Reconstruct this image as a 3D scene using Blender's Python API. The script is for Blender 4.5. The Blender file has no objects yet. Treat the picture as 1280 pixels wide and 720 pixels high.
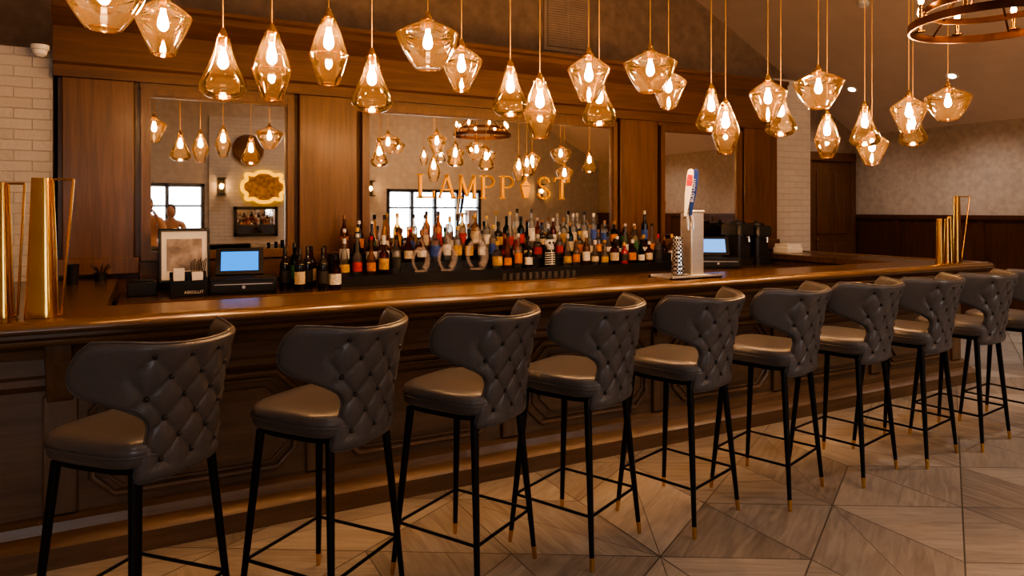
import bpy, bmesh, math, random
from mathutils import Vector, Matrix
random.seed(7)
SC=bpy.context.scene
COL=SC.collection
R=math.radians
# ------------------------------------------------------------------ materials
def nm(name):
    m=bpy.data.materials.new(name); m.use_nodes=True
    nt=m.node_tree; b=nt.nodes['Principled BSDF']
    return m,nt,b
def c4(c): return (c[0],c[1],c[2],1)
def M(name,col,rough=.5,metal=0.,var=.15,scale=8.,bump=0.,stretch=(1,1,1),coat=0.,alpha=1.):
    m,nt,b=nm(name); N=nt.nodes; L=nt.links
    tc=N.new('ShaderNodeTexCoord'); mp=N.new('ShaderNodeMapping'); mp.inputs['Scale'].default_value=stretch
    no=N.new('ShaderNodeTexNoise'); no.inputs['Scale'].default_value=scale; no.inputs['Detail'].default_value=5
    L.new(tc.outputs['Object'],mp.inputs['Vector']); L.new(mp.outputs[0],no.inputs['Vector'])
    cr=N.new('ShaderNodeValToRGB'); cr.color_ramp.elements[0].position=.3; cr.color_ramp.elements[1].position=.7
    cr.color_ramp.elements[0].color=c4([max(0,x*(1-var)) for x in col]); cr.color_ramp.elements[1].color=c4([min(1,x*(1+var)) for x in col])
    L.new(no.outputs['Fac'],cr.inputs['Fac']); L.new(cr.outputs['Color'],b.inputs['Base Color'])
    b.inputs['Roughness'].default_value=rough; b.inputs['Metallic'].default_value=metal
    b.inputs['Coat Weight'].default_value=coat; b.inputs['Coat Roughness'].default_value=.15
    b.inputs['Alpha'].default_value=alpha
    if bump:
        bu=N.new('ShaderNodeBump'); bu.inputs['Strength'].default_value=bump; bu.inputs['Distance'].default_value=.01
        L.new(no.outputs['Fac'],bu.inputs['Height']); L.new(bu.outputs[0],b.inputs['Normal'])
    return m
def wood(name,c1,c2,rough=.4,axis='Z',scale=3.,coat=.2):
    m,nt,b=nm(name); N=nt.nodes; L=nt.links
    s={'X':(.6,9,9),'Z':(9,9,.6),'Y':(9,.6,9)}[axis]
    tc=N.new('ShaderNodeTexCoord'); mp=N.new('ShaderNodeMapping'); mp.inputs['Scale'].default_value=s
    no=N.new('ShaderNodeTexNoise'); no.inputs['Scale'].default_value=scale; no.inputs['Detail'].default_value=7; no.inputs['Distortion'].default_value=.8
    L.new(tc.outputs['Object'],mp.inputs['Vector']); L.new(mp.outputs[0],no.inputs['Vector'])
    n2=N.new('ShaderNodeTexNoise'); n2.inputs['Scale'].default_value=1.3; n2.inputs['Detail'].default_value=3
    L.new(tc.outputs['Object'],n2.inputs['Vector'])
    cr=N.new('ShaderNodeValToRGB'); cr.color_ramp.elements[0].position=.32; cr.color_ramp.elements[1].position=.68
    cr.color_ramp.elements[0].color=c4(c1); cr.color_ramp.elements[1].color=c4(c2)
    mx=N.new('ShaderNodeMath'); mx.operation='MULTIPLY_ADD'; mx.inputs[1].default_value=.7
    m3=N.new('ShaderNodeMath'); m3.operation='MULTIPLY'; m3.inputs[1].default_value=.3
    L.new(n2.outputs['Fac'],m3.inputs[0]); L.new(no.outputs['Fac'],mx.inputs[0]); L.new(m3.outputs[0],mx.inputs[2])
    L.new(mx.outputs[0],cr.inputs['Fac']); L.new(cr.outputs['Color'],b.inputs['Base Color'])
    b.inputs['Roughness'].default_value=rough; b.inputs['Coat Weight'].default_value=coat; b.inputs['Coat Roughness'].default_value=.2
    bu=N.new('ShaderNodeBump'); bu.inputs['Strength'].default_value=.12; bu.inputs['Distance'].default_value=.003
    L.new(no.outputs['Fac'],bu.inputs['Height']); L.new(bu.outputs[0],b.inputs['Normal'])
    return m
def emis(name,col,s):
    m=bpy.data.materials.new(name); m.use_nodes=True; nt=m.node_tree; nt.nodes.clear()
    o=nt.nodes.new('ShaderNodeOutputMaterial'); e=nt.nodes.new('ShaderNodeEmission'); e.inputs[0].default_value=c4(col); e.inputs[1].default_value=s
    nt.links.new(e.outputs[0],o.inputs[0]); return m
def thin_glass(name,centre,edge,gloss=.9,trans=.06,tcol=(1,.55,.2),rough=.03):
    m=bpy.data.materials.new(name); m.use_nodes=True; nt=m.node_tree; N=nt.nodes; L=nt.links; N.clear()
    o=N.new('ShaderNodeOutputMaterial')
    a=N.new('ShaderNodeBsdfTransparent'); a.inputs[0].default_value=c4(centre)
    e=N.new('ShaderNodeBsdfTransparent'); e.inputs[0].default_value=c4(edge)
    lw=N.new('ShaderNodeLayerWeight'); lw.inputs[0].default_value=.35
    m1=N.new('ShaderNodeMixShader'); L.new(lw.outputs['Facing'],m1.inputs[0]); L.new(a.outputs[0],m1.inputs[1]); L.new(e.outputs[0],m1.inputs[2])
    t=N.new('ShaderNodeBsdfTranslucent'); t.inputs[0].default_value=c4(tcol)
    m2=N.new('ShaderNodeMixShader'); m2.inputs[0].default_value=trans; L.new(m1.outputs[0],m2.inputs[1]); L.new(t.outputs[0],m2.inputs[2])
    g=N.new('ShaderNodeBsdfGlossy'); g.inputs['Roughness'].default_value=rough; g.inputs[0].default_value=(gloss,gloss,gloss,1)
    f=N.new('ShaderNodeFresnel'); f.inputs[0].default_value=1.45
    m3=N.new('ShaderNodeMixShader'); L.new(f.outputs[0],m3.inputs[0]); L.new(m2.outputs[0],m3.inputs[1]); L.new(g.outputs[0],m3.inputs[2])
    L.new(m3.outputs[0],o.inputs[0]); return m
def brickmat(name):
    m,nt,b=nm(name); N=nt.nodes; L=nt.links
    tc=N.new('ShaderNodeTexCoord'); se=N.new('ShaderNodeSeparateXYZ'); L.new(tc.outputs['Object'],se.inputs[0])
    ad=N.new('ShaderNodeMath'); L.new(se.outputs[0],ad.inputs[0]); L.new(se.outputs[1],ad.inputs[1])
    co=N.new('ShaderNodeCombineXYZ'); L.new(ad.outputs[0],co.inputs[0]); L.new(se.outputs[2],co.inputs[1])
    br=N.new('ShaderNodeTexBrick'); br.inputs['Scale'].default_value=1; br.inputs['Brick Width'].default_value=.21; br.inputs['Row Height'].default_value=.072
    br.inputs['Mortar Size'].default_value=.005; br.inputs['Mortar Smooth'].default_value=.6
    br.inputs['Color1'].default_value=(.52,.50,.48,1); br.inputs['Color2'].default_value=(.48,.46,.44,1); br.inputs['Mortar'].default_value=(.43,.41,.39,1)
    L.new(co.outputs[0],br.inputs['Vector']); L.new(br.outputs['Color'],b.inputs['Base Color']); b.inputs['Roughness'].default_value=.75
    no=N.new('ShaderNodeTexNoise'); no.inputs['Scale'].default_value=30; L.new(tc.outputs['Object'],no.inputs['Vector'])
    mu=N.new('ShaderNodeMath'); mu.operation='MULTIPLY_ADD'; mu.inputs[1].default_value=-1.0; L.new(br.outputs['Fac'],mu.inputs[0])
    m4=N.new('ShaderNodeMath'); m4.operation='MULTIPLY'; m4.inputs[1].default_value=.7; L.new(no.outputs['Fac'],m4.inputs[0]); L.new(m4.outputs[0],mu.inputs[2])
    bu=N.new('ShaderNodeBump'); bu.inputs['Strength'].default_value=.6; bu.inputs['Distance'].default_value=.010
    L.new(mu.outputs[0],bu.inputs['Height']); L.new(bu.outputs[0],b.inputs['Normal']); return m
def floormat():
    m,nt,b=nm('floor_tile'); N=nt.nodes; L=nt.links
    uv=N.new('ShaderNodeUVMap'); uv.uv_map='UVMap'
    at=N.new('ShaderNodeAttribute'); at.attribute_name='tone'
    se=N.new('ShaderNodeSeparateXYZ'); L.new(uv.outputs[0],se.inputs[0])
    def mth(op,a,bb,c=None):
        n=N.new('ShaderNodeMath'); n.operation=op
        for i,x in enumerate([a,bb,c]):
            if x is None: continue
            if isinstance(x,(int,float)): n.inputs[i].default_value=x
            else: L.new(x,n.inputs[i])
        return n.outputs[0]
    # joints: outline of each triangle facet (barycentric, u+v<=1)
    iu=mth('SUBTRACT',mth('SUBTRACT',1,se.outputs[0]),se.outputs[1])
    mn=mth('MINIMUM',mth('MINIMUM',se.outputs[0],se.outputs[1]),iu)
    gr=mth('LESS_THAN',mn,.006)
    co=N.new('ShaderNodeCombineXYZ'); L.new(mth('MULTIPLY',se.outputs[0],1.1),co.inputs[0]); L.new(mth('MULTIPLY',se.outputs[1],8.),co.inputs[1]); L.new(mth('MULTIPLY',at.outputs['Fac'],37),co.inputs[2])
    no=N.new('ShaderNodeTexNoise'); no.inputs['Scale'].default_value=1.8; no.inputs['Detail'].default_value=8; no.inputs['Distortion'].default_value=1.2
    L.new(co.outputs[0],no.inputs['Vector'])
    f=mth('ADD',mth('MULTIPLY',no.outputs['Fac'],.6),mth('MULTIPLY',at.outputs['Fac'],.4))
    cr=N.new('ShaderNodeValToRGB'); e=cr.color_ramp.elements; e[0].position=.25; e[0].color=(.19,.165,.145,1); e[1].position=.75; e[1].color=(.42,.385,.345,1)
    L.new(f,cr.inputs['Fac'])
    mx=N.new('ShaderNodeMix'); mx.data_type='RGBA'; L.new(gr,mx.inputs['Factor']); L.new(cr.outputs[0],mx.inputs['A']); mx.inputs['B'].default_value=(.11,.095,.082,1)
    L.new(mx.outputs['Result'],b.inputs['Base Color']); b.inputs['Roughness'].default_value=.36
    bu=N.new('ShaderNodeBump'); bu.inputs['Strength'].default_value=.15; bu.inputs['Distance'].default_value=.004; L.new(no.outputs['Fac'],bu.inputs['Height']); L.new(bu.outputs[0],b.inputs['Normal'])
    return m
m_unit=wood('amber_wood',(.090,.042,.017),(.165,.080,.034),.40)
m_unitX=wood('amber_wood_rail',(.080,.037,.015),(.145,.070,.029),.42,'X')
m_bar=wood('bar_wood',(.095,.057,.031),(.175,.107,.061),.40)
m_barX=wood('bar_wood_rail',(.095,.057,.031),(.175,.107,.061),.40,'X')
m_top=wood('bar_top_wood',(.070,.037,.018),(.14,.077,.037),.27,'X',coat=.35)
m_rail=wood('rail_wood',(.095,.054,.027),(.17,.10,.05),.27,'X',coat=.45)
m_dark=wood('wainscot_wood',(.055,.021,.011),(.11,.045,.024),.4)
m_door=wood('door_wood',(.09,.04,.018),(.16,.072,.034),.4)
m_leather=M('grey_leather',(.100,.096,.101),.33,0,0.05,60,.0,coat=.15)
m_button=M('leather_button',(.03,.028,.029),.4,0,.1,20)
m_leg=M('black_metal',(.008,.008,.009),.35,.4,.1,20)
m_brass=M('brass',(.70,.43,.14),.22,1,.08,4)
m_cord=M('gold_cord',(.6,.36,.14),.4,.3,.08,4)
m_gold=M('gold_paint',(1,.50,.03),.45,.0,.04,6)
m_steel=M('steel',(.82,.82,.82),.34,.95,.05,5,stretch=(1,1,12))
m_black=M('black_plastic',(.012,.012,.013),.35,0,.1,10)
m_dgrey=M('dark_grey',(.045,.045,.047),.3,.5,.1,10)
m_white=M('white_plastic',(.75,.74,.72),.4,0,.04,8)
m_plaster=M('plaster',(.31,.235,.18),.85,0,.16,9,.35)
m_vent=M('vent_paint',(.44,.35,.28),.6,0,.05,9)
m_ceil=M('ceiling_paint',(.66,.53,.44),.9,0,.04,3)
m_wall=M('taupe_wall',(.42,.355,.305),.85,0,.12,14,.25)
m_wallin=M('far_wall_paint',(.46,.42,.38),.85,0,.1,8)
m_brick=brickmat('white_brick')
m_glass=thin_glass('amber_glass',(.99,.95,.88),(.80,.56,.32),.95,.022,(1,.66,.33),.015)
m_rim=thin_glass('amber_glass_rim',(.95,.75,.5),(.7,.45,.2),1,.10)
m_clear=thin_glass('clear_glass',(.92,.92,.92),(.6,.6,.6),1,.14,(1,1,1))
m_pink=M('rose_glass',(.72,.62,.60),.05,0,.04,5,coat=1,alpha=.20)
m_pane=thin_glass('window_glass',(.95,.97,.98),(.8,.85,.88),.9,.0)
m_bulb=emis('bulb_glow',(1,.58,.28),340)
m_bulb2=emis('candle_bulb_glow',(1,.5,.17),90)
m_down=emis('downlight_glow',(1,.78,.55),30)
m_screen=emis('screen_blue',(.03,.28,.85),1.5)
m_screen2=emis('screen_pale',(.2,.45,.95),1.3)
m_signgold=emis('yellow_gold_lit',(1,.45,.0),2.0)
m_mirror,_nt,_b=nm('mirror_silver'); _b.inputs['Metallic'].default_value=1; _b.inputs['Roughness'].default_value=.015; _b.inputs['Base Color'].default_value=(.84,.81,.77,1)
# ------------------------------------------------------------------ mesh builder
def catm(p,k=4):
    out=[]
    n=len(p)
    for i in range(n-1):
        a=p[max(i-1,0)];b=p[i];c=p[i+1];d=p[min(i+2,n-1)]
        for j in range(k):
            t=j/k
            out.append(tuple(.5*((2*b[q])+(-a[q]+c[q])*t+(2*a[q]-5*b[q]+4*c[q]-d[q])*t*t+(-a[q]+3*b[q]-3*c[q]+d[q])*t**3) for q in range(len(b))))
    out.append(tuple(p[-1])); return out
class MB:
    def __init__(s): s.v=[];s.f=[];s.m=[]
    def add(s,vs,fs,mi=0,T=None):
        o=len(s.v)
        s.v+= [tuple(T@Vector(v)) if T else tuple(v) for v in vs]
        for f in fs: s.f.append([i+o for i in f]); s.m.append(mi)
        return s
    def box(s,x0,x1,y0,y1,z0,z1,mi=0,T=None):
        v=[(x0,y0,z0),(x1,y0,z0),(x1,y1,z0),(x0,y1,z0),(x0,y0,z1),(x1,y0,z1),(x1,y1,z1),(x0,y1,z1)]
        return s.add(v,[(0,3,2,1),(4,5,6,7),(0,1,5,4),(1,2,6,5),(2,3,7,6),(3,0,4,7)],mi,T)
    def lathe(s,prof,n=24,mi=0,c=(0,0,0),T=None):
        v=[];f=[]
        for r,z in prof:
            r=max(r,1e-5)
            for i in range(n):
                a=2*math.pi*i/n; v.append((c[0]+r*math.cos(a),c[1]+r*math.sin(a),c[2]+z))
        for j in range(len(prof)-1):
            for i in range(n):
                k=(i+1)%n; f.append((j*n+i,j*n+k,(j+1)*n+k,(j+1)*n+i))
        return s.add(v,f,mi,T)
    def tube(s,pts,r,n=8,mi=0,closed=False,T=None):
        pts=[Vector(p) for p in pts]; m=len(pts)
        rr=r if isinstance(r,(list,tuple)) else [r]*m
        v=[];f=[]; up=None
        for i,p in enumerate(pts):
            if closed: d=(pts[(i+1)%m]-pts[i-1])
            else: d=pts[min(i+1,m-1)]-pts[max(i-1,0)]
            d.normalize()
            if up is None: up=Vector((0,0,1)) if abs(d.z)<.9 else Vector((1,0,0))
            a=d.cross(up); 
            if a.length<1e-4: a=d.orthogonal()
            a.normalize(); b=d.cross(a); up=-b if b.dot(up)<0 else b
            b=a.cross(d)
            for k in range(n):
                t=2*math.pi*k/n; v.append(p+a*math.cos(t)*rr[i]+b*math.sin(t)*rr[i])
        for i in range(m if closed else m-1):
            for k in range(n):
                q=(k+1)%n; j=(i+1)%m
                f.append((i*n+k,i*n+q,j*n+q,j*n+k))
        if not closed:
            f.append(list(range(n))[::-1]); f.append([ (m-1)*n+k for k in range(n)])
        return s.add(v,f,mi,T)
    def prism(s,poly,a0,a1,axis='Z',mi=0,T=None):
        def mk(p,a):
            return {'Z':(p[0],p[1],a),'Y':(p[0],a,p[1]),'X':(a,p[0],p[1])}[axis]
        n=len(poly); v=[mk(p,a0) for p in poly]+[mk(p,a1) for p in poly]
        f=[list(range(n))[::-1],[n+i for i in range(n)]]+[(i,(i+1)%n,n+(i+1)%n,n+i) for i in range(n)]
        return s.add(v,f,mi,T)
    def sell(s,prof,ax,ay,e=4,n=40,mi=0,c=(0,0,0)):
        v=[];f=[]
        for sc,z in prof:
            for i in range(n):
                a=2*math.pi*i/n; ca,sa=math.cos(a),math.sin(a)
                x=abs(ca)**(2/e)*math.copysign(1,ca)*ax*sc; y=abs(sa)**(2/e)*math.copysign(1,sa)*ay*sc
                v.append((c[0]+x,c[1]+y,c[2]+z))
        for j in range(len(prof)-1):
            for i in range(n):
                k=(i+1)%n; f.append((j*n+i,j*n+k,(j+1)*n+k,(j+1)*n+i))
        f.append([i for i in range(n)][::-1]); f.append([(len(prof)-1)*n+i for i in range(n)])
        return s.add(v,f,mi)
    def ball(s,c,r,sc=(1,1,1),n=10,mi=0):
        prof=[(math.sin(math.pi*i/n),-math.cos(math.pi*i/n)) for i in range(n+1)]
        T=Matrix.Translation(Vector(c))@Matrix.Diagonal((r*sc[0],r*sc[1],r*sc[2],1))
        return s.lathe(prof,n*2,mi,T=T)
    def mesh(s,name,mats,smooth=35):
        me=bpy.data.meshes.new(name); me.from_pydata(s.v,[],s.f); 
        for m in (mats if isinstance(mats,list) else [mats]): me.materials.append(m)
        me.polygons.foreach_set('material_index',s.m)
        bm=bmesh.new(); bm.from_mesh(me); bmesh.ops.remove_doubles(bm,verts=bm.verts,dist=2e-5); bmesh.ops.recalc_face_normals(bm,faces=bm.faces); bm.to_mesh(me); bm.free()
        if smooth:
            me.shade_smooth(); me.set_sharp_from_angle(angle=R(smooth))
        return me
def place(name,me,loc=(0,0,0),parent=None,rot=(0,0,0),label=None,cat=None,group=None,bevel=0,kind=None):
    o=bpy.data.objects.new(name,me); COL.objects.link(o); o.location=loc; o.rotation_euler=rot
    if parent: o.parent=parent
    if label: o['label']=label
    if cat: o['category']=cat
    if group: o['group']=group
    if kind: o['kind']=kind
    if bevel and me is not None:
        b=o.modifiers.new('bevel','BEVEL'); b.width=bevel; b.segments=2; b.limit_method='ANGLE'; b.angle_limit=R(40)
    return o
def thing(name,label,cat,loc=(0,0,0),rot=(0,0,0),group=None):
    o=place(name,None,loc,None,rot,label,cat,group); o.empty_display_size=.1; return o
def dup(root,loc,rot=None,top=True,parent=None):
    n=root.copy(); COL.objects.link(n)
    if top: 
        n.location=loc
        if rot is not None: n.rotation_euler=rot
    else: n.parent=parent
    for c in list(root.children): dup(c,None,None,False,n)
    return n
def textmesh(body,size,ext=.001,mat=None):
    cu=bpy.data.curves.new('t','FONT'); cu.body=body; cu.size=size; cu.extrude=ext; cu.align_x='CENTER'; cu.align_y='CENTER'
    o=bpy.data.objects.new('t',cu); COL.objects.link(o); bpy.context.view_layer.update()
    me=bpy.data.meshes.new_from_object(o.evaluated_get(bpy.context.evaluated_depsgraph_get())); bpy.data.objects.remove(o)
    me.materials.clear(); me.materials.append(mat); return me
# ------------------------------------------------------------------ room shell
def S(name,mb,mats,**k): return place(name,mb.mesh(name,mats,30),kind='structure',**k)
X0,X1,YF,YB=-3.,10.4,-3.5,7.5
CZ=5.3; RX=10.4-(CZ-2.77)/.506
S('wall_back',MB().box(X0-.1,X1+.1,YB,YB+.1,0,CZ+.1),m_plaster)
S('wall_right',MB().box(X1,X1+.1,YF,YB,0,3.0),m_wall)
S('wall_left',MB().box(X0-.1,X0,YF,YB,0,CZ+.1),m_wallin)
S('ceiling',MB().prism([(X0-.1,CZ),(RX,CZ),(X1+.1,2.77-.05),(X1+.1,2.87),(RX,CZ+.1),(X0-.1,CZ+.1)],YF-.1,YB+.1,'Y'),m_ceil)
wins=[(-2.2,1.0,.85,2.05),(4.7,7.0,.85,2.0)]
w=MB(); w.box(X0-.1,-2.2,YF-.15,YF,0,CZ).box(1.0,4.7,YF-.15,YF,0,CZ).box(7.0,X1+.1,YF-.15,YF,0,CZ)
for a,b_,z0,z1 in wins: w.box(a,b_,YF-.15,YF,0,z0).box(a,b_,YF-.15,YF,z1,CZ)
S('wall_front',w,m_wallin)
for i,(a,b_,z0,z1) in enumerate(wins):
    w=MB(); t=.07
    w.box(a,b_,YF-.1,YF+.02,z0,z0+t).box(a,b_,YF-.1,YF+.02,z1-t,z1)
    k=(5,4)[i]
    for j in range(k+1):
        x=a+(b_-a-t)*j/k; w.box(x,x+t,YF-.1,YF+.02,z0,z1)
    w.box(a,b_,YF-.08,YF,z0+(z1-z0)*.62,z0+(z1-z0)*.62+.04)
    w.box(a,b_,YF-.055,YF-.05,z0,z1,1)
    S('window_%d'%(i+1),w,[m_dgrey,m_pane])
# floor: large hexagons cut into angular facets, each facet with its own grain direction
def mkfloor():
    a=.66; vs=[];fs=[];tone=[]
    for j in range(-8,14):
        for i in range(-16,22):
            cx=math.sqrt(3)*a*(i+.5*(j%2))+.3; cy=1.5*a*j+.1
            if cx<X0-.6 or cx>X1+.6 or cy<YF-.6 or cy>YB+.6: continue
            V=[(cx+a*math.cos(R(30+60*k)),cy+a*math.sin(R(30+60*k))) for k in range(6)]
            r0=random.randrange(3)*2
            for kk in (0,2,4):
                k=(kk+r0)%6
                A,B,C,D=(cx,cy),V[k],V[(k+1)%6],V[(k+2)%6]
                t0=random.random()*.5+.25
                if random.random()<.55: tris=[(A,B,C),(C,D,A)]
                else: tris=[(B,C,D),(D,A,B)]
                for q in tris:
                    o=len(vs); vs+=[(x,y,0) for x,y in q]; fs.append((o,o+1,o+2)); tone.append(t0+random.uniform(-.18,.18))
    me=bpy.data.meshes.new('floor'); me.from_pydata(vs,[],fs); me.materials.append(floormat())
    uv=me.uv_layers.new(name='UVMap')
    for p in me.polygons:
        for li,c in zip(p.loop_indices,[(0,0),(1,0),(0,1)]): uv.data[li].uv=c
    at=me.attributes.new('tone','FLOAT','FACE'); at.data.foreach_set('value',tone)
    bm=bmesh.new(); bm.from_mesh(me)
    for f in bm.faces:
        f.normal_update()
        if f.normal.z<0: f.normal_flip()
    bm.to_mesh(me); bm.free()
    place('floor',me,kind='structure')
mkfloor()
# brick wall pieces, wainscot, door
S('wall_brick_side',MB().box(X0,-.58,5.74,6.2,0,2.65),m_brick)
S('wall_brick_pier',MB().box(6.5,7.12,5.74,6.2,0,3.08),m_brick)
S('wall_brick_rear',MB().box(1.08,3.3,YF,YF+.05,0,3.4),m_brick)
w=MB()
w.box(X1-.03,X1,YF,YB,0,1.43).box(X1-.06,X1,YF,YB,1.40,1.46).box(X1-.05,X1,YF,YB,0,.15)
y=YF+.3
while y<YB-.4:
    w.box(X1-.045,X1,y,y+.09,.1,1.4); y+=.62
S('trim_1',w,m_dark)
w=MB().box(7.12,9.2,YB-.03,YB,0,1.43).box(7.12,9.2,YB-.06,YB,1.40,1.46)
S('trim_2',w,m_dark)
w=MB()
w.box(9.2,9.3,YB-.05,YB,0,2.42).box(10.24,10.34,YB-.05,YB,0,2.42).box(9.2,10.34,YB-.06,YB,2.32,2.46)
w.box(9.3,10.24,YB-.03,YB,0,2.32)
for z0,z1 in((.2,1.0),(1.15,2.15)):
    for x0 in (9.4,9.82): w.box(x0,x0+.32,YB-.045,YB,z0,z1)
w.lathe([(0,0),(.03,0),(.03,.03),(0,.03)],12,1,T=Matrix.Translation((9.38,YB-.07,1.05))@Matrix.Rotation(R(90),4,'X'))
S('door_1',w,[m_door,m_brass],bevel=.006)
# ------------------------------------------------------------------ back bar millwork
u=thing('back_bar_millwork','tall amber-stained wooden back bar surround with pilasters and cornice','wall cabinet',(0,5.72,0))
UX0,UX1=-.55,6.49
bd=MB()
bd.box(UX0,UX1,.02,.48,.0,3.0)
place('body',bd.mesh('unit_body',m_unit),(0,0,0),u)
P=[(-.55,-.05),(1.04,1.57),(4.19,4.73),(5.91,6.49)]
for a,b_ in P:
    p=MB().box(a+.03,b_-.03,-.06,.02,1.08,2.46)
    p.box(a+.0,b_-.0,-.075,.02,1.08,1.2)
    place('pilaster',p.mesh('pilaster',m_unit),(0,0,0),u,bevel=.008)
c=MB(); prof=[(.02,2.46),(-.07,2.46),(-.07,2.54),(-.085,2.56),(-.085,2.80),(-.10,2.82),(-.15,2.86),(-.17,2.90),(-.18,2.91),(-.18,2.95),(-.20,2.97),(-.20,3.0),(.02,3.0)]
c.prism(prof,UX0-.02,UX1+.0,'X')
place('cornice',c.mesh('cornice',m_unitX),(0,0,0),u)
c=MB(); 
for a,b_ in [(-.05,1.04),(1.57,4.19),(4.73,5.91)]:
    c.box(a,b_,-.03,.02,2.42,2.50).box(a,b_,-.03,.02,1.0,1.17)
place('rail',c.mesh('unit_rail',m_unitX),(0,0,0),u,bevel=.005)
for a,b_,lab in [(-.04,1.03,'wall mirror in amber wood frame above cash register'),(1.58,4.18,'wide wall mirror with gold lettering above bottle shelves'),(4.74,5.90,'wall mirror in wood frame beside white brick pier')]:
    r=thing('wall_mirror',lab,'mirror',(a,5.70,1.17))
    W=b_-a; H=1.25
    place('mirror_glass',MB().box(.045,W-.045,-.012,.0,.045,H-.045).mesh('mirror_glass',m_mirror),(0,0,0),r)
    fr=MB(); f=.05
    for (x0,x1,z0,z1) in ((0,W,0,f),(0,W,H-f,H),(0,f,f,H-f),(W-f,W,f,H-f)): fr.box(x0,x1,-.045,.03,z0,z1)
    g=f+.015
    for (x0,x1,z0,z1) in ((f,W-f,f,g),(f,W-f,H-g,H-f),(f,g,g,H-g),(W-g,W-f,g,H-g)): fr.box(x0,x1,-.03,-.005,z0,z1)
    place('mirror_frame',fr.mesh('mirror_frame',m_unit),(0,0,0),r)
# lettering
def lettering(word,w,h,gap,th=.0125):
    mb=MB(); x=0; t=.0062
    def st(pts,t): 
        for a,b in zip(pts[:-1],pts[1:]):
            ax,az,bx,bz=x+a[0]*w,a[1]*h,x+b[0]*w,b[1]*h
            d=math.hypot(bx-ax,bz-az) or 1; ux,uz=(bx-ax)/d,(bz-az)/d; e=t*.6
            mb.prism([(ax-uz*t-ux*e,az+ux*t-uz*e),(bx-uz*t+ux*e,bz+ux*t+uz*e),(bx+uz*t+ux*e,bz-ux*t+uz*e),(ax+uz*t-ux*e,az-ux*t-uz*e)],-.003,.003,'Y')
    for ch in word:
        T=th
        def ser(px,py,l=.14): st([(px-l,py),(px+l,py)],t*.8)
        if ch=='L': st([(.22,0),(.22,1)],T);ser(.22,1);st([(.08,.02),(.95,.02)],.0075);st([(.95,.0),(.95,.28)],.0065)
        if ch=='A': st([(.1,0),(.5,1)],t);st([(.5,1),(.88,0)],T);st([(.25,.35),(.72,.35)],t);ser(.1,0);ser(.88,0)
        if ch=='M': st([(.1,0),(.12,1)],t);st([(.12,1),(.5,.1)],T);st([(.5,.1),(.88,1)],t);st([(.88,1),(.9,0)],T);ser(.1,0,.1);ser(.9,0,.1)
        if ch=='P':
            st([(.25,0),(.25,1)],T);ser(.25,0);ser(.2,1)
            st([(.25,1)]+[(.55+.32*math.sin(a),.75+.25*math.cos(a)) for a in [math.pi*i/10 for i in range(11)]]+[(.25,.5)],t*1.1)
        if ch=='O':
            mb.prism([(x+w*(.5+px*.28),h*(.42+pz)) for px,pz in ((-.45,-.40),(.45,-.40),(.95,.14),(-.95,.14))],-.004,.004,'Y')
            mb.prism([(x+w*(.5+px*.33),h*(.42+pz)) for px,pz in ((-1,.18),(1,.18),(.5,.30),(.15,.42),(-.15,.42),(-.5,.30))],-.004,.004,'Y')
            st([(.5,.84),(.5,.98)],t)
        if ch=='S':
            st([(.8,.8),(.72,.95),(.5,1),(.25,.93),(.17,.77),(.25,.62),(.5,.5),(.78,.38),(.85,.22),(.75,.06),(.5,0),(.27,.04),(.15,.2)],th*.75)
        if ch=='T': st([(.5,0),(.5,1)],T);st([(.05,.98),(.95,.98)],.0075);st([(.05,1),(.05,.82)],t*.8);st([(.95,1),(.95,.82)],t*.8);ser(.5,0)
        x+=w+gap
    return mb
lt=place('gold_sign_lettering',lettering('LAMPPOST',.172,.20,.027).mesh('lettering',m_gold,0),(2.06,5.675,1.645),label='gold serif lettering reading LAMPPOST on the mirror',cat='sign')
# ------------------------------------------------------------------ back counter
cz=.95
r=thing('back_bar_cabinet','low wooden back bar cabinet with panelled doors','cabinet',(0,5.1,0))
place('body',MB().box(-.17,6.04,.03,.5,.0,cz-.04).mesh('bb_body',m_bar),(0,0,0),r)
for i in range(9):
    x=-.1+i*.68
    d=MB().box(x,x+.62,0,.03,.12,.84).box(x+.08,x+.54,-.01,.0,.2,.76)
    dd=place('door',d.mesh('bb_door',m_bar),(0,0,0),r,bevel=.004)
    place('handle',MB().tube([(x+.57,-.03,.6),(x+.57,-.03,.72)],.006).box(x+.563,x+.577,-.03,.0,.605,.615).box(x+.563,x+.577,-.03,.0,.705,.715).mesh('handle',m_brass),(0,0,0),dd)
place('back_bar_counter',MB().box(-.17,6.04,-.32,.29,-.04,0).mesh('bb_top',m_top),(0,5.34,cz),label='long polished wooden back counter under the bottles',cat='counter',bevel=.006)
sr=MB().box(.9,4.75,-.18,-.165,.02,.12).box(.9,4.75,-.18,0,.0,.02).box(.9,.92,-.18,0,0,.14).box(4.73,4.75,-.18,0,0,.14)
sr.tube([(.9,-.175,.14),(4.75,-.175,.14)],.009)
place('speed_rail',sr.mesh('speed_rail',m_steel),(0,5.015,.76),label='long stainless steel bottle rail on cabinet front',cat='bottle rack')
for k,(y0,y1,z) in enumerate([(5.22,5.355,.08),(5.36,5.475,.16),(5.48,5.60,.24)]):
    place('bottle_shelf',MB().box(1.28,4.62,0,y1-y0,0,z).box(1.28,4.62,-.004,0,z-.012,z).mesh('riser',m_black),(0,y0,cz+.0005),label='black stepped bottle shelf on the back counter',cat='shelf',group='stepped bottle shelves')
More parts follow.
